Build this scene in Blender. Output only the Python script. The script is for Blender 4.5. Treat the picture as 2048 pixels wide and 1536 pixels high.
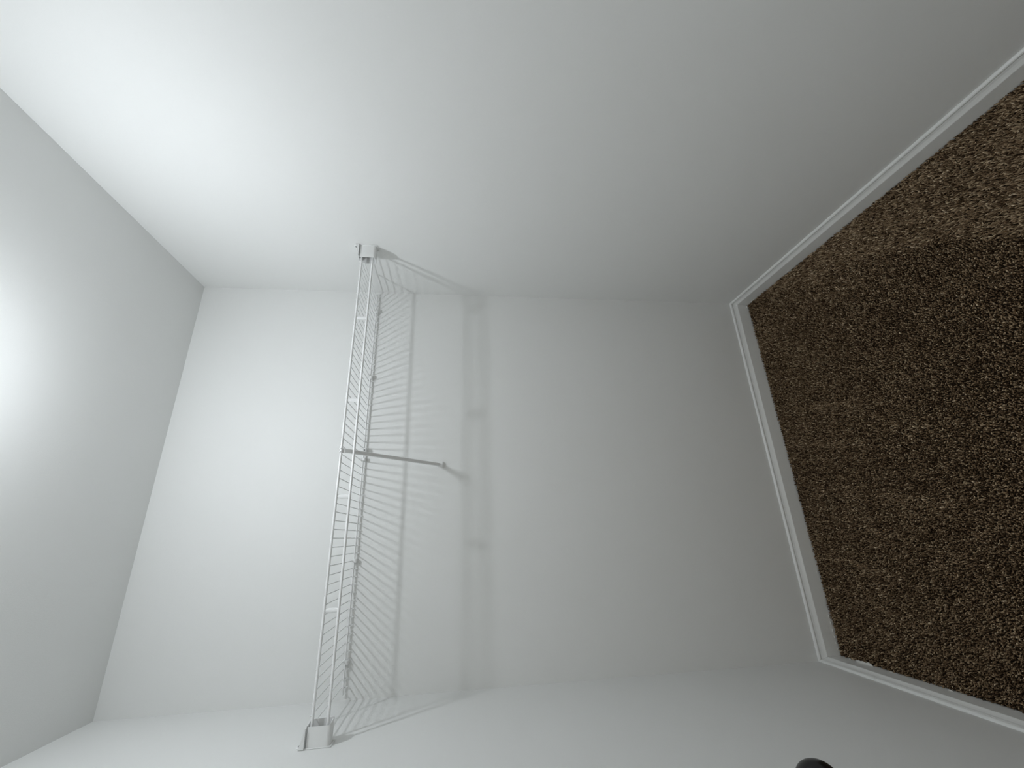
import bpy, bmesh, math, random
import numpy as np
from mathutils import Vector, Matrix

for o in list(bpy.data.objects):
    bpy.data.objects.remove(o, do_unlink=True)
SC = bpy.context.scene
COL = SC.collection

# ------------------------------------------------------------------ camera
CAM_LOC = (0.46962, -1.61563, 1.36790)
YAW, PITCH, ROLL, FPX = 0.353971, -0.120761, -0.006051, 825.06
fwd = Vector((math.sin(YAW) * math.cos(PITCH), math.cos(YAW) * math.cos(PITCH), math.sin(PITCH)))
r0 = Vector((math.cos(YAW), -math.sin(YAW), 0))
u0 = r0.cross(fwd)
ir0, id0 = -u0, -r0                       # the camera was held turned on its side
i_r = math.cos(ROLL) * ir0 + math.sin(ROLL) * id0
i_d = -math.sin(ROLL) * ir0 + math.cos(ROLL) * id0
cam_data = bpy.data.cameras.new('camera')
cam_data.sensor_fit = 'HORIZONTAL'
cam_data.sensor_width = 36.0
cam_data.lens = FPX / 2048 * 36.0
cam_data.clip_start = 0.01
cam = bpy.data.objects.new('camera', cam_data)
COL.objects.link(cam)
m = Matrix((i_r, -i_d, -fwd)).transposed().to_4x4()
m.translation = CAM_LOC
cam.matrix_world = m
SC.camera = cam

# ------------------------------------------------------------------ world: dim light of the room beyond the doorway
world = bpy.data.worlds.new('world')
SC.world = world
world.use_nodes = True
bg = world.node_tree.nodes['Background']
bg.inputs[0].default_value = (1.0, 0.95, 0.83, 1)
bg.inputs[1].default_value = 0.50

# ------------------------------------------------------------------ exposure
SC.cycles.use_light_tree = False
SC.view_settings.view_transform = 'Standard'
SC.view_settings.look = 'None'
SC.view_settings.exposure = 0.0
SC.view_settings.gamma = 1.0
SC.view_settings.use_curve_mapping = False
LAMP_POWER = 18.3
LAMP_LOC = (0.835, -0.777)

# ------------------------------------------------------------------ room numbers (metres)
W, H = 1.4908, 2.44          # width (x), height (z); back wall face at y = 0
YF = -1.64                   # inner face of the doorway wall
T = 0.115                    # wall thickness
BASE_H = 0.0765

# ------------------------------------------------------------------ helpers
def new_mat(name, color, rough=0.6, metallic=0.0, spec=0.5, bump=None, noise=None):
    mt = bpy.data.materials.new(name)
    mt.use_nodes = True
    nt = mt.node_tree
    b = nt.nodes['Principled BSDF']
    b.inputs['Base Color'].default_value = (*color, 1)
    b.inputs['Roughness'].default_value = rough
    b.inputs['Metallic'].default_value = metallic
    b.inputs['Specular IOR Level'].default_value = spec
    tc = nt.nodes.new('ShaderNodeTexCoord')
    if noise:                                   # (scale, amount) slight tint variation
        n = nt.nodes.new('ShaderNodeTexNoise')
        n.inputs['Scale'].default_value = noise[0]
        n.inputs['Detail'].default_value = 4
        nt.links.new(tc.outputs['Object'], n.inputs['Vector'])
        mx = nt.nodes.new('ShaderNodeMix')
        mx.data_type = 'RGBA'
        nt.links.new(n.outputs['Fac'], mx.inputs[0])
        a = noise[1]
        mx.inputs[6].default_value = (*[c * (1 - a) for c in color], 1)
        mx.inputs[7].default_value = (*[min(1, c * (1 + a)) for c in color], 1)
        nt.links.new(mx.outputs[2], b.inputs['Base Color'])
    if bump:                                    # (scale, strength, distance)
        n = nt.nodes.new('ShaderNodeTexNoise')
        n.inputs['Scale'].default_value = bump[0]
        n.inputs['Detail'].default_value = 3
        nt.links.new(tc.outputs['Object'], n.inputs['Vector'])
        bp = nt.nodes.new('ShaderNodeBump')
        bp.inputs['Strength'].default_value = bump[1]
        bp.inputs['Distance'].default_value = bump[2]
        nt.links.new(n.outputs['Fac'], bp.inputs['Height'])
        nt.links.new(bp.outputs['Normal'], b.inputs['Normal'])
    return mt

M = {}
M['wall'] = new_mat('wall_paint', (0.84, 0.85, 0.84), 0.62, spec=0.3, bump=(260, 0.10, 0.001), noise=(1.3, 0.006))
M['ceiling'] = new_mat('ceiling_paint', (0.82, 0.83, 0.82), 0.85, spec=0.2, bump=(420, 0.18, 0.001), noise=(1.7, 0.006))
M['trim'] = new_mat('trim_paint', (0.87, 0.88, 0.87), 0.35, spec=0.5, noise=(9, 0.01))
M['wire'] = new_mat('white_vinyl_coat', (0.88, 0.89, 0.89), 0.35, spec=0.5, noise=(30, 0.01))
M['plastic'] = new_mat('white_plastic', (0.86, 0.87, 0.865), 0.42, spec=0.5, noise=(20, 0.01))
M['steel'] = new_mat('screw_steel', (0.42, 0.43, 0.43), 0.35, metallic=0.9, noise=(80, 0.05))
M['knob'] = new_mat('black_bronze', (0.030, 0.030, 0.031), 0.24, metallic=0.7, spec=0.6, noise=(25, 0.2))
M['backing'] = new_mat('carpet_backing', (0.030, 0.021, 0.014), 0.95, spec=0.0, noise=(120, 0.4))
M['flake'] = new_mat('paint_flake', (0.78, 0.77, 0.74), 0.7, noise=(60, 0.04))

mt = bpy.data.materials.new('carpet_yarn')
mt.use_nodes = True
nt = mt.node_tree
b = nt.nodes['Principled BSDF']
b.inputs['Roughness'].default_value = 0.9
b.inputs['Specular IOR Level'].default_value = 0.12
at = nt.nodes.new('ShaderNodeAttribute')
at.attribute_name = 'yarn'
ramp = nt.nodes.new('ShaderNodeValToRGB')
cr = ramp.color_ramp
cr.elements[0].position = 0.0
cr.elements[0].color = (0.052, 0.029, 0.014, 1)
cr.elements[1].position = 1.0
cr.elements[1].color = (0.80, 0.64, 0.45, 1)
e = cr.elements.new(0.45); e.color = (0.275, 0.186, 0.110, 1)
e = cr.elements.new(0.75); e.color = (0.52, 0.39, 0.25, 1)
nt.links.new(at.outputs['Fac'], ramp.inputs['Fac'])
nt.links.new(ramp.outputs['Color'], b.inputs['Base Color'])
M['yarn'] = mt

mt = bpy.data.materials.new('lit_opal_glass')
mt.use_nodes = True
b = mt.node_tree.nodes['Principled BSDF']
b.inputs['Base Color'].default_value = (0.9, 0.9, 0.9, 1)
b.inputs['Emission Color'].default_value = (0.91, 0.955, 1.0, 1)
b.inputs['Emission Strength'].default_value = 20.0
M['glow'] = mt


def link(name, bm_or_me, mat, parent=None, smooth=False, loc=None):
    if isinstance(bm_or_me, bmesh.types.BMesh):
        bmesh.ops.recalc_face_normals(bm_or_me, faces=bm_or_me.faces[:])
        me = bpy.data.meshes.new(name)
        bm_or_me.to_mesh(me)
        bm_or_me.free()
    else:
        me = bm_or_me
    if mat and not me.materials:
        me.materials.append(M[mat])
    if smooth:
        me.polygons.foreach_set('use_smooth', [True] * len(me.polygons))
        try:
            me.set_sharp_from_angle(angle=math.radians(40))
        except Exception:
            pass
    o = bpy.data.objects.new(name, me)
    COL.objects.link(o)
    if parent:
        o.parent = parent
    if loc:
        o.location = loc
    return o


def box(bm, a, b_, bevel=0.0, seg=2):
    x0, y0, z0 = a
    x1, y1, z1 = b_
    r = bmesh.ops.create_cube(bm, size=1)
    vs = r['verts']
    for v in vs:
        v.co = Vector(((x0 + x1) / 2 + v.co.x * (x1 - x0), (y0 + y1) / 2 + v.co.y * (y1 - y0), (z0 + z1) / 2 + v.co.z * (z1 - z0)))
    if bevel:
        es = list({e for v in vs for e in v.link_edges})
        bmesh.ops.bevel(bm, geom=es, offset=bevel, segments=seg, profile=0.5, affect='EDGES')


def tube(bm, pts, r, n=8, cap=True, ry=None):
    """sweep a circle (or ellipse) along a polyline"""
    pts = [Vector(p) for p in pts]
    rings = []
    t0 = (pts[1] - pts[0]).normalized()
    ref = Vector((0, 0, 1)) if abs(t0.z) < 0.9 else Vector((1, 0, 0))
    nx = t0.cross(ref).normalized()
    for i, p in enumerate(pts):
        if i == 0:
            t = t0
        elif i == len(pts) - 1:
            t = (pts[i] - pts[i - 1]).normalized()
        else:
            t = ((pts[i] - pts[i - 1]).normalized() + (pts[i + 1] - pts[i]).normalized()).normalized()
        nx = (nx - t * nx.dot(t)).normalized()
        ny = t.cross(nx)
        rr = r[i] if isinstance(r, (list, tuple)) else r
        r2 = (ry[i] if isinstance(ry, (list, tuple)) else ry) if ry else rr
        rings.append([bm.verts.new(p + nx * rr * math.cos(2 * math.pi * k / n) + ny * r2 * math.sin(2 * math.pi * k / n)) for k in range(n)])
    for a, c in zip(rings, rings[1:]):
        for k in range(n):
            bm.faces.new((a[k], a[(k + 1) % n], c[(k + 1) % n], c[k]))
    if cap:
        bm.faces.new(rings[0][::-1])
        bm.faces.new(rings[-1])


def prism(bm, prof, x0, x1, axis='x'):
    """extrude a closed (y,z) profile along x"""
    A = [bm.verts.new((x0, y, z)) for y, z in prof]
    B = [bm.verts.new((x1, y, z)) for y, z in prof]
    n = len(prof)
    for i in range(n):
        bm.faces.new((A[i], A[(i + 1) % n], B[(i + 1) % n], B[i]))
    bm.faces.new(A[::-1])
    bm.faces.new(B)


def lathe(bm, prof, origin, axis, n=24):
    """revolve (r, h) profile about axis through origin"""
    ax = Vector(axis).normalized()
    u = ax.orthogonal().normalized()
    v = ax.cross(u)
    o = Vector(origin)
    rings = []
    for r, h in prof:
        if r < 1e-6:
            rings.append([bm.verts.new(o + ax * h)])
        else:
            rings.append([bm.verts.new(o + ax * h + (u * math.cos(2 * math.pi * k / n) + v * math.sin(2 * math.pi * k / n)) * r) for k in range(n)])
    for a, c in zip(rings, rings[1:]):
        for k in range(n):
            q = [a[k % len(a)], a[(k + 1) % len(a)], c[(k + 1) % len(c)], c[k % len(c)]]
            q = list(dict.fromkeys(q))
            if len(q) > 2:
                bm.faces.new(q)


def struct(o):
    o['kind'] = 'structure'
    return o


def tag(o, label, cat, group=None):
    o['label'] = label
    o['category'] = cat
    if group:
        o['group'] = group
    return o


def empty(name, loc):
    o = bpy.data.objects.new(name, None)
    o.location = loc
    COL.objects.link(o)
    return o

# ------------------------------------------------------------------ the room shell
bm = bmesh.new(); box(bm, (-T, 0, -0.03), (W + T, T, H + T))
tag(struct(link('wall_back', bm, 'wall')), 'white painted back wall of the closet behind the wire shelf', 'wall')
bm = bmesh.new(); box(bm, (W, YF - T, -0.03), (W + T, 0, H + T))
tag(struct(link('wall_right', bm, 'wall')), 'white painted side wall filling the top of the photo', 'wall')
bm = bmesh.new(); box(bm, (-T, YF - T, -0.03), (0, 0, H + T))
tag(struct(link('wall_left', bm, 'wall')), 'white painted side wall along the bottom of the photo', 'wall')
DX0, DX1, DH = 0.09, 0.78, 2.04                         # doorway
bm = bmesh.new()
box(bm, (0, YF - T, -0.03), (DX0, YF, H + T))
box(bm, (DX1, YF - T, -0.03), (W, YF, H + T))
box(bm, (DX0, YF - T, DH), (DX1, YF, H + T))
tag(struct(link('wall_front', bm, 'wall')), 'white painted wall with the doorway behind the camera', 'wall')
bm = bmesh.new(); box(bm, (0, YF - T, H), (W, 0, H + T))
tag(struct(link('ceiling', bm, 'ceiling')), 'flat white ceiling with a bright glow at the frame edge', 'ceiling')
bm = bmesh.new(); box(bm, (0, YF - T, -0.03), (W, 0, -0.010))
tag(struct(link('floor', bm, 'backing')), 'carpeted closet floor under the brown pile', 'floor')

# ------------------------------------------------------------------ baseboards (moulded profile, mitred in the corners)
PROF = [(0.0, -0.010), (0.0158, -0.010), (0.0158, 0.0480), (0.0152, 0.0498), (0.0120, 0.0545), (0.0090, 0.0600), (0.0075, 0.0652),
        (0.0048, 0.0660), (0.0048, 0.0684), (0.0078, 0.0696), (0.0080, 0.0718), (0.0062, 0.0746), (0.0026, BASE_H), (0.0, BASE_H)]

def baseboard(name, fn0, fn1, label):
    bm = bmesh.new()
    A = [bm.verts.new(fn0(d, z)) for d, z in PROF]
    B = [bm.verts.new(fn1(d, z)) for d, z in PROF]
    n = len(PROF)
    for i in range(n):
        bm.faces.new((A[i], A[(i + 1) % n], B[(i + 1) % n], B[i]))
    bm.faces.new(A[::-1]); bm.faces.new(B)
    return tag(struct(link(name, bm, 'trim')), label, 'baseboard')

g = 0.0004
bb_back = baseboard('baseboard_back', lambda d, z: (d + g, -d, z), lambda d, z: (W - d - g, -d, z), 'white moulded baseboard along the back wall under the shelf')
bb_right = baseboard('baseboard_right', lambda d, z: (W - d, -d - g, z), lambda d, z: (W - d, YF, z), 'white moulded baseboard running to the upper right corner of the photo')
bb_left = baseboard('baseboard_left', lambda d, z: (d, -d - g, z), lambda d, z: (d, YF, z), 'white moulded baseboard along the side wall at the lower right of the photo')

# caulk and paint slivers left along the carpet edge
random.seed(4)
def flake(parent, pts, z, lift):
    """thin curled sliver: pts = outline (x,y) list"""
    bm = bmesh.new()
    top = [bm.verts.new((x, y, z + lift * (i % 2) + random.uniform(0, 0.001))) for i, (x, y) in enumerate(pts)]
    bot = [bm.verts.new((v.co.x, v.co.y, v.co.z - 0.0012)) for v in top]
    n = len(pts)
    for i in range(n):
        bm.faces.new((top[i], top[(i + 1) % n], bot[(i + 1) % n], bot[i]))
    bm.faces.new(top); bm.faces.new(bot[::-1])
    o = link('paint_flake', bm, 'flake', parent)
    return o
d0 = 0.0160
for y0, ln, wd in ((-0.083, 0.030, 0.0060), (-0.100, 0.030, 0.0075), (-0.122, 0.026, 0.0085), (-0.056, 0.008, 0.0030), (-0.205, 0.012, 0.0030), (-0.375, 0.014, 0.0030)):
    flake(bb_left, [(d0, y0), (d0, y0 - ln), (d0 + wd * 0.5, y0 - ln * 0.85), (d0 + wd, y0 - ln * 0.45), (d0 + wd * 0.6, y0 - ln * 0.1)], 0.0015, 0.001)
for y0, ln, wd in ((-0.040, 0.034, 0.0040), (-0.285, 0.010, 0.003)):
    flake(bb_right, [(W - d0, y0), (W - d0, y0 - ln), (W - d0 - wd * 0.6, y0 - ln * 0.8), (W - d0 - wd, y0 - ln * 0.4)], 0.0015, 0.001)
for x0, ln, wd in ((W - 0.018, 0.016, 0.0045), (0.150, 0.012, 0.0030), (0.128, 0.014, 0.0030), (0.103, 0.010, 0.0028), (0.080, 0.008, 0.0030), (0.060, 0.006, 0.003), (0.040, 0.005, 0.003), (0.30, 0.008, 0.0025), (0.62, 0.007, 0.002)):
    flake(bb_back, [(x0, -d0), (x0 - ln, -d0), (x0 - ln * 0.8, -d0 - wd * 0.7), (x0 - ln * 0.3, -d0 - wd)], 0.0015, 0.001)

# ------------------------------------------------------------------ carpet pile: leaning yarn tufts
rng = np.random.default_rng(7)

def smooth_noise(x, y, scale, seed):
    """value noise, numpy"""
    r = np.random.default_rng(seed)
    G = r.random((256, 256))
    fx, fy = x * scale + 31.7, y * scale + 77.3
    ix, iy = np.floor(fx).astype(int), np.floor(fy).astype(int)
    tx, ty = fx - ix, fy - iy
    tx, ty = tx * tx * (3 - 2 * tx), ty * ty * (3 - 2 * ty)
    g = lambda a, b: G[a % 256, b % 256]
    return (g(ix, iy) * (1 - tx) + g(ix + 1, iy) * tx) * (1 - ty) + (g(ix, iy + 1) * (1 - tx) + g(ix + 1, iy + 1) * tx) * ty

def tufts(xa, xb, ya, yb, step, rad, hgt):
    nx, ny = int((xb - xa) / step), int((yb - ya) / step)
    X, Y = np.meshgrid(xa + (np.arange(nx) + .5) * (xb - xa) / nx, ya + (np.arange(ny) + .5) * (yb - ya) / ny)
    X = X.ravel() + rng.uniform(-.5, .5, X.size) * step
    Y = Y.ravel() + rng.uniform(-.5, .5, Y.size) * step
    return X, Y, np.full(X.size, rad), np.full(X.size, hgt)

P1 = tufts(0.0175, W - 0.0175, -1.12, -0.0175, 0.0041, 0.0022, 0.0115)
P2 = tufts(0.0175, W - 0.0175, YF - T, -1.12, 0.0060, 0.0034, 0.0115)
X, Y, RAD, HG = [np.concatenate(q) for q in zip(P1, P2)]
N = X.size
RAD = RAD * rng.uniform(0.8, 1.25, N)
# vacuum marks: along one wall, and in a few narrow streaks, the pile is brushed towards the back wall; elsewhere towards the door
edge = np.interp(-Y, [0.0, 0.115, 0.40, 0.64, 0.81, 0.95, 1.7], [1.50, 1.483, 1.335, 1.30, 1.211, 1.115, 0.90])
edge = edge + 0.03 * (smooth_noise(X, Y, 22.0, 21) - .5)
brush = np.clip((X - edge) / 0.03 + 0.5, 0, 1)
for xs_, ya_, yb_, wd_, am_ in ((0.935, -0.05, -0.50, 0.016, 0.8), (0.785, -0.06, -0.42, 0.014, 0.7), (0.36, -0.05, -0.42, 0.018, 0.7), (0.60, -0.10, -0.60, 0.02, 0.35), (0.22, -0.1, -0.5, 0.02, 0.3)):
    xc = xs_ + (Y - ya_) * 0.22 + 0.012 * (smooth_noise(Y * 0, Y, 14.0, int(xs_ * 1000)) - .5)
    inside = np.clip((ya_ - Y) / 0.05, 0, 1) * np.clip((Y - yb_) / 0.12, 0, 1)
    brush = np.maximum(brush, am_ * inside * np.exp(-((X - xc) / wd_) ** 2))
brush = np.clip(brush + 0.5 * (smooth_noise(X * 1.6, Y * 0.5, 9.0, 3) - .55), 0, 1)
la = np.where(rng.random(N) < brush, math.pi / 2, -math.pi / 2) + rng.normal(0, 0.8, N)
lm = np.clip(rng.normal(0.0040, 0.0020, N) + 0.0035 * brush, 0.0005, 0.011)
HG = HG * (rng.uniform(0.62, 1.12, N) * (1 - brush) + rng.uniform(0.86, 1.10, N) * brush)
DXv, DYv = np.cos(la) * lm, np.sin(la) * lm
rot = rng.uniform(0, 2 * np.pi, N)
V = np.zeros((N, 7, 3), np.float32)
for k in range(3):
    a = rot + k * 2 * np.pi / 3
    V[:, k] = np.stack([X + np.cos(a) * RAD * .75, Y + np.sin(a) * RAD * .75, np.full(N, -0.0105)], 1)
    a2 = a + 0.7
    V[:, 3 + k] = np.stack([X + DXv * .45 + np.cos(a2) * RAD, Y + DYv * .45 + np.sin(a2) * RAD, -0.0105 + HG * .72], 1)
V[:, 6] = np.stack([X + DXv, Y + DYv, -0.0105 + HG], 1)
V[:, :, 0] = np.clip(V[:, :, 0], 0.0160, W - 0.0160)
V[:, :, 1] = np.minimum(V[:, :, 1], -0.0160)
tri = []
for k in range(3):
    k2 = (k + 1) % 3
    tri += [(k, k2, 3 + k2), (k, 3 + k2, 3 + k), (3 + k, 3 + k2, 6)]
tri = np.array(tri)
F = (np.arange(N)[:, None, None] * 7 + tri[None]).reshape(-1)
me = bpy.data.meshes.new('carpet_pile')
me.vertices.add(N * 7)
me.vertices.foreach_set('co', V.reshape(-1))
nf = N * 9
me.loops.add(nf * 3)
me.loops.foreach_set('vertex_index', F.astype(np.int32))
me.polygons.add(nf)
me.polygons.foreach_set('loop_start', np.arange(0, nf * 3, 3, dtype=np.int32))
yarn = 0.14 + 0.50 * smooth_noise(X, Y, 230.0, 11) ** 1.3 + rng.normal(0, 0.23, N) + 0.05 * brush + 0.10 * (smooth_noise(X, Y, 18.0, 12) - .5)  # the brush term paints the brushed pile's lighter sheen into the yarn colour
yarn = np.clip(yarn, 0, 1)
att = me.attributes.new('yarn', 'FLOAT', 'POINT')
att.data.foreach_set('value', np.repeat(yarn, 7).astype(np.float32))
me.update(calc_edges=True)
me.validate()
pile = link('carpet_pile', me, 'yarn', smooth=False)
me.polygons.foreach_set('use_smooth', [True] * len(me.polygons))
tag(pile, 'speckled brown cut pile carpet covering the closet floor', 'carpet')
pile['kind'] = 'stuff'

# ------------------------------------------------------------------ wire shelf
ZT, ZL, YFR, YB = 1.7345, 1.6965, -0.305, -0.0125     # top rod, hanging rod, front line, back rod
RR, RW = 0.0037, 0.00150                               # rod and wire radius
shelf = empty('wire_shelf', (W / 2, 0, ZT))
tag(shelf, 'long white wire closet shelf with hanging rod spanning the back wall', 'shelf')
SO = Vector((W / 2, 0, ZT))

def part(name, bm, mat, parent=shelf, smooth=True):
    """vertices are given in room coordinates; children sit in the shelf's frame"""
    bmesh.ops.translate(bm, verts=bm.verts[:], vec=-SO)
    return link(name, bm, mat, parent, smooth)

bm = bmesh.new(); tube(bm, [(0.008, YFR, ZT), (W - 0.008, YFR, ZT)], RR, 14); part('front_rod', bm, 'wire')
bm = bmesh.new(); tube(bm, [(0.008, YFR, ZL), (W - 0.008, YFR, ZL)], RR, 14); part('hanging_rod', bm, 'wire')
bm = bmesh.new(); tube(bm, [(0.018, YB, ZT), (W - 0.018, YB, ZT)], 0.0029, 12); part('back_rod', bm, 'wire')
bm = bmesh.new(); tube(bm, [(0.018, -0.158, ZT - 0.0005), (W - 0.018, -0.158, ZT - 0.0005)], 0.0029, 12); part('middle_rod', bm, 'wire')

# deck wires, one every 24.6 mm, with a turned down end against the wall
zw = ZT + RR + RW * 0.6
wm = bmesh.new()
path = [(0, YFR - 0.0030, zw - 0.0008), (0, YFR, zw), (0, -0.16, zw)]
for i in range(6):
    a = i / 5 * math.pi / 2
    path.append((0, -0.0155 + 0.0085 * math.sin(a), zw - 0.0085 + 0.0085 * math.cos(a)))
path.append((0, -0.0070, zw - 0.0165))
tube(wm, path, RW, 6)
bmesh.ops.translate(wm, verts=wm.verts[:], vec=(0, 0, -ZT))
wire0 = None
for k in range(-1, 58):
    xk = 0.0621 + 0.0246 * k
    if wire0 is None:
        wire0 = link('wire', wm, 'wire', shelf, True, (xk - W / 2, 0, 0))
    else:
        c = wire0.copy()
        c.location = (xk - W / 2, 0, 0)
        COL.objects.link(c)

# straps joining front rod and hanging rod
for xs in (1.1955, 0.8958, 0.5960, 0.2960):
    bm = bmesh.new()
    tube(bm, [(xs, YFR + 0.001, ZT - 0.002), (xs, YFR + 0.001, ZT - 0.006), (xs, YFR + 0.0015, ZT - 0.013), (xs, YFR + 0.0015, ZL + 0.010), (xs, YFR + 0.001, ZL)],
         [0.0025, 0.0028, 0.0034, 0.0034, 0.0028], 12, ry=[0.0030, 0.0050, 0.0064, 0.0064, 0.0052])
    part('strap', bm, 'wire')

# end brackets: a trough that takes both rod ends, with a gusset and screw ear on the wall
def bracket(xw, sx, ln):
    X_ = lambda d: xw + sx * d
    bm = bmesh.new()
    t = 0.0022
    yo, yi, zt, zb = -0.3190, -0.2880, 1.7395, 1.6840
    cy0 = (yo + yi) / 2
    outer = [(yo, zt), (yo - 0.0012, (zt + zb) / 2), (yo, zb + 0.009)]
    for i in range(6):
        a = math.pi + i / 5 * math.pi / 2
        outer.append((yo + 0.009 + 0.009 * math.cos(a), zb + 0.009 + 0.009 * math.sin(a)))
    for i in range(6):
        a = 1.5 * math.pi + i / 5 * math.pi / 2
        outer.append((yi - 0.009 + 0.009 * math.cos(a), zb + 0.009 + 0.009 * math.sin(a)))
    outer += [(yi, zt + 0.002), (yi - 0.0025, zt + 0.0048), (cy0, zt + 0.0052), (yo + 0.0060, zt + 0.0048)]
    inner = []
    cy, cz = (yo + yi) / 2, (zt + zb) / 2
    for y, z in outer:
        dy = t if y < cy else -t
        if abs(y - cy) < 0.007:
            dy = t * (cy - y) / 0.007
        inner.append((y + dy, min(max(z, zb + t), zt + 0.0030)))
    n = len(outer)
    # the back part reaches further along the rods with a rounded lip
    def lnx(i):
        return ln + 0.010 * math.sin(math.pi * min(1, max(0, (i - 4) / (n - 5)))) if i > 3 else ln
    rows = []
    for prof, off in ((outer, 0), (inner, 0)):
        rows.append(([bm.verts.new((X_(0.0), y, z)) for y, z in prof], [bm.verts.new((X_(lnx(i)), y, z)) for i, (y, z) in enumerate(prof)]))
    (oa, ob), (ia, ib) = rows
    for i in range(n - 1):
        bm.faces.new((oa[i], oa[i + 1], ob[i + 1], ob[i]))
        bm.faces.new((ia[i], ib[i], ib[i + 1], ia[i + 1]))
        bm.faces.new((ob[i], ob[i + 1], ib[i + 1], ib[i]))
        bm.faces.new((oa[i], ia[i], ia[i + 1], oa[i + 1]))
    for i in (0, n - 1):
        bm.faces.new((oa[i], ob[i], ib[i], ia[i]))
    br = part('end_bracket', bm, 'plastic')
    # wall flange
    bm = bmesh.new()
    x0, x1 = sorted((X_(0.0), X_(0.0024)))
    box(bm, (x0, yo - 0.0035, zb - 0.004), (x1, yi + 0.0035, zt + 0.004), 0.0009, 1)
    # foot of the flange below the trough
    box(bm, (min(X_(0), X_(0.006)), yi - 0.006, zb - 0.0045), (max(X_(0), X_(0.006)), yi + 0.002, zb + 0.001), 0.0008, 1)
    part('flange', bm, 'plastic', br)
    # gusset on top: triangular web that overhangs the trough
    bm = bmesh.new()
    ya, yb2 = yo - 0.0065, yo + 0.0040
    pr = [(X_(0.0012), zt + 0.0035), (X_(ln - 0.002), zt + 0.0035), (X_(ln - 0.002), zt + 0.0052), (X_(0.016), zt + 0.0115), (X_(0.0012), zt + 0.0170)]
    A = [bm.verts.new((x, ya, z)) for x, z in pr]
    B = [bm.verts.new((x, yb2, z)) for x, z in pr]
    for i in range(len(pr)):
        j = (i + 1) % len(pr)
        bm.faces.new((A[i], A[j], B[j], B[i]))
    bm.faces.new(A); bm.faces.new(B[::-1])
    part('gusset', bm, 'plastic', br, smooth=False)
    # screw ear
    bm = bmesh.new()
    lathe(bm, [(0.0, 0.0), (0.0085, 0.0), (0.0088, 0.0022), (0.0076, 0.0036), (0.0050, 0.0040), (0.0046, 0.0026), (0.0, 0.0026)], (xw, yo + 0.009, zt + 0.0165), (sx, 0, 0), 20)
    part('screw_ear', bm, 'plastic', br)
    bm = bmesh.new()
    lathe(bm, [(0.0, 0.0), (0.0037, 0.0), (0.0037, 0.0048), (0.0026, 0.0058), (0.0012, 0.0060), (0.0010, 0.0045), (0.0, 0.0045)], (xw, yo + 0.009, zt + 0.0165), (sx, 0, 0), 12)
    part('screw', bm, 'steel', br)
bracket(W, -1, 0.0530)
bracket(0.0, 1, 0.0440)

# wall clips that hold the back rod
def clip(x, big=False):
    bm = bmesh.new()
    # jaw round the rod
    yb = YB
    pts = []
    for i in range(10):
        a = math.radians(-150 + i * 30)
        pts.append((x, yb + 0.0056 * math.cos(a), ZT - 0.001 + 0.0056 * math.sin(a)))
    # body as a rounded block hugging the rod, wall side flat
    tube(bm, [(x - 0.0062, yb, ZT - 0.0035), (x - 0.0050, yb, ZT - 0.0035), (x + 0.0050, yb, ZT - 0.0035), (x + 0.0062, yb, ZT - 0.0035)],
         [0.0050, 0.0072, 0.0072, 0.0050], 14, ry=[0.0055, 0.0078, 0.0078, 0.0055])
    box(bm, (x - 0.0050, yb, ZT - 0.0105), (x + 0.0050, -0.0005, ZT + 0.0085), 0.0012, 1)
    # nose that reaches up over the rod
    tube(bm, [(x, yb - 0.002, ZT + 0.001), (x + 0.0005, yb - 0.0045, ZT + 0.0055), (x + 0.001, yb - 0.0062, ZT + 0.0090)], [0.0050, 0.0040, 0.0028], 10)
    c = part('wall_clip', bm, 'plastic')
    # little ring at the tip
    bm = bmesh.new()
    cx, cy, cz, R1 = x + 0.0015, yb - 0.0068, ZT + 0.0128, 0.0042
    ring = [(cx + R1 * math.cos(2 * math.pi * i / 16), cy, cz + R1 * math.sin(2 * math.pi * i / 16)) for i in range(17)]
    tube(bm, ring, 0.0011, 6, cap=False)
    part('ring', bm, 'steel' if False else 'plastic', c)
    return c
for x in (1.385, 1.085, 0.756, 0.406, 0.106):
    clip(x)
# rounder clip with a long screw post beside the brace
bm = bmesh.new()
lathe(bm, [(0.0, 0.0), (0.0058, 0.0), (0.0062, 0.012), (0.0088, 0.013), (0.0092, 0.020), (0.0076, 0.0235), (0.0046, 0.0245), (0.0042, 0.0225), (0.0, 0.0225)], (0.790, -0.0002, ZT - 0.004), (0, -1, 0), 20)
tube(bm, [(0.790, YB - 0.006, ZT - 0.002), (0.792, YB - 0.009, ZT + 0.006), (0.793, YB - 0.009, ZT + 0.012)], [0.0055, 0.0045, 0.0025], 10)
cl = part('wall_clip', bm, 'plastic')
bm = bmesh.new()
lathe(bm, [(0.0, 0.0), (0.0032, 0.0), (0.0032, 0.0020), (0.0022, 0.0030), (0.0, 0.0032)], (0.790, -0.0232, ZT - 0.004), (0, -1, 0), 12)
part('screw', bm, 'steel', cl)

# diagonal support brace
xb = 0.7335
a0, a1 = Vector((xb, YFR + 0.004, ZT - 0.008)), Vector((xb, -0.0085, 1.4540))
dirv = (a1 - a0).normalized()
bm = bmesh.new()
side = Vector((1, 0, 0))
nrm = dirv.cross(side).normalized()
if nrm.z < 0:
    nrm = -nrm
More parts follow.
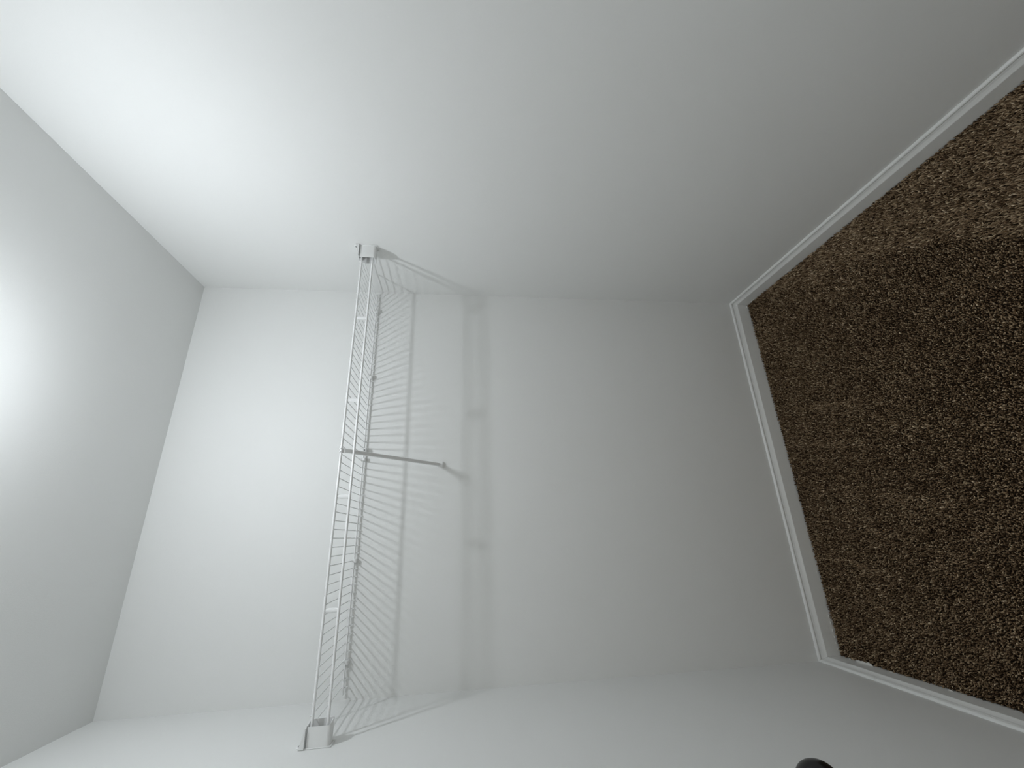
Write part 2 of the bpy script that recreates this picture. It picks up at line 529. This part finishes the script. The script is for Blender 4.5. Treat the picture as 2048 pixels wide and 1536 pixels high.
# channel section, open side up
sec = [(-0.0058, 0.0042), (-0.0058, -0.0022), (-0.0046, -0.0038), (0.0046, -0.0038), (0.0058, -0.0022), (0.0058, 0.0042), (0.0044, 0.0042), (0.0044, -0.0016), (-0.0044, -0.0016), (-0.0044, 0.0042)]
A = [bm.verts.new(a0 + side * s + nrm * t_) for s, t_ in sec]
B = [bm.verts.new(a1 + side * s + nrm * t_) for s, t_ in sec]
for i in range(len(sec)):
    j = (i + 1) % len(sec)
    bm.faces.new((A[i], A[j], B[j], B[i]))
bm.faces.new(A[::-1]); bm.faces.new(B)
brace = part('support_brace', bm, 'wire', smooth=False)
# hook clamped over the front rod
bm = bmesh.new()
for s in (-1, 1):
    pts = []
    for i in range(9):
        a = math.radians(-60 + i * 30)
        pts.append((xb + s * 0.0052, YFR + 0.0054 * math.cos(a), ZT + 0.0054 * math.sin(a)))
    tube(bm, pts, 0.0016, 6)
box(bm, (xb - 0.0070, YFR + 0.0035, ZT - 0.0105), (xb + 0.0070, YFR + 0.0060, ZT + 0.004), 0.0008, 1)
part('hook', bm, 'plastic', brace)
# flattened foot screwed to the wall
bm = bmesh.new()
foot = [(-0.0080, 1.4660), (0.0080, 1.4660), (0.0098, 1.4585), (0.0104, 1.4480), (0.0104, 1.4370), (0.0088, 1.4345), (-0.0088, 1.4345), (-0.0104, 1.4370), (-0.0104, 1.4480), (-0.0098, 1.4585)]
A = [bm.verts.new((xb + x, -0.0052, z)) for x, z in foot]
B = [bm.verts.new((xb + x * 1.05, -0.0004, z)) for x, z in foot]
for i in range(len(foot)):
    j = (i + 1) % len(foot)
    bm.faces.new((A[i], A[j], B[j], B[i]))
bm.faces.new(A); bm.faces.new(B[::-1])
box(bm, (xb - 0.0098, -0.0110, 1.4385), (xb + 0.0098, -0.0045, 1.4415), 0.0010, 1)
ft = part('foot_plate', bm, 'plastic', brace)
bm = bmesh.new()
lathe(bm, [(0.0, 0.0), (0.0040, 0.0), (0.0040, 0.0018), (0.0026, 0.0034), (0.0, 0.0036)], (xb, -0.0052, 1.4490), (0, -1, 0), 14)
part('screw', bm, 'plastic', brace)

# ------------------------------------------------------------------ door standing open along the side wall: only its knob reaches into the picture
LX0, LX1 = 0.070, 0.105
LY1, LY0 = -0.935, -1.600
bm = bmesh.new()
box(bm, (LX0, LY0, 0.012), (LX1, LY1, 2.030), 0.0015, 1)
door = tag(struct(link('door_1', bm, 'trim')), 'white closet door standing open beside the side wall', 'door')
pw = (LY1 - LY0 - 0.10 * 2 - 0.09) / 2
for row in ((0.22, 0.78), (1.00, 1.50), (1.60, 1.90)):
    for c in range(2):
        y0 = LY0 + 0.10 + c * (pw + 0.09)
        bm = bmesh.new()
        box(bm, (LX1 - 0.001, y0, row[0]), (LX1 + 0.004, y0 + pw, row[1]), 0.0035, 2)
        link('panel', bm, 'trim', door)
KC = Vector((0.152, -0.984, 0.903))
bm = bmesh.new()
kp = [(0.0, 0.0), (0.031, 0.0), (0.032, 0.004), (0.028, 0.008), (0.013, 0.010), (0.0110, 0.014), (0.0105, 0.022)]
kp += [(0.0278 * math.sin(q), 0.0475 - 0.0250 * math.cos(q)) for q in [math.radians(22 + i * 158 / 20) for i in range(20)]] + [(0.0, 0.0725)]
lathe(bm, kp, (LX1, KC.y, KC.z), (1, 0, 0), 64)
kn = link('door_knob', bm, 'knob', door, True)
kn['label'] = 'round black doorknob cut off by the lower photo edge'

# ------------------------------------------------------------------ ceiling lampholder with a bare bulb, just above the top of the view
lamp = empty('ceiling_lamp', (LAMP_LOC[0], LAMP_LOC[1], H))
tag(lamp, 'white ceiling lampholder with a bare lit bulb', 'lamp')
bm = bmesh.new()
lathe(bm, [(0.0, 0.0), (0.056, 0.0), (0.058, -0.006), (0.050, -0.014), (0.026, -0.020), (0.0215, -0.040), (0.0200, -0.046), (0.0, -0.046)], (0, 0, 0), (0, 0, 1), 32)
link('lamp_holder', bm, 'plastic', lamp, True)
bm = bmesh.new()
BR, BZ, RIM = 0.0350, -0.092, -0.0042                    # bulb radius, centre, rim of the added collar from the bulb's equator
lathe(bm, [(0.0130, -0.044), (0.0180, -0.052), (0.0375, -0.062), (0.0388, BZ + RIM), (0.0370, BZ + RIM), (0.0352, -0.064), (0.0, -0.054)], (0, 0, 0), (0, 0, 1), 32)
link('light_block_collar', bm, 'plastic', lamp, True)  # unseen collar added to cut the bulb's sideways and upward light
bm = bmesh.new()
prof = [(0.9 * BR * math.sin(math.radians(118 * (1 - i / 9))), BZ - 0.9 * BR * math.cos(math.radians(118 * (1 - i / 9)))) for i in range(10)]
prof[-1] = (0.0, BZ - 0.9 * BR)
lathe(bm, prof, (0, 0, 0), (0, 0, 1), 20)
link('bulb', bm, 'glow', lamp, True)
ld = bpy.data.lights.new('bulb_light', 'POINT')
ld.energy = LAMP_POWER
ld.color = (0.91, 0.955, 1.0)
ld.shadow_soft_size = BR
ld.use_soft_falloff = False
lo = bpy.data.objects.new('bulb_light', ld)
COL.objects.link(lo)
lo.parent = lamp
lo.location = (0, 0, BZ)
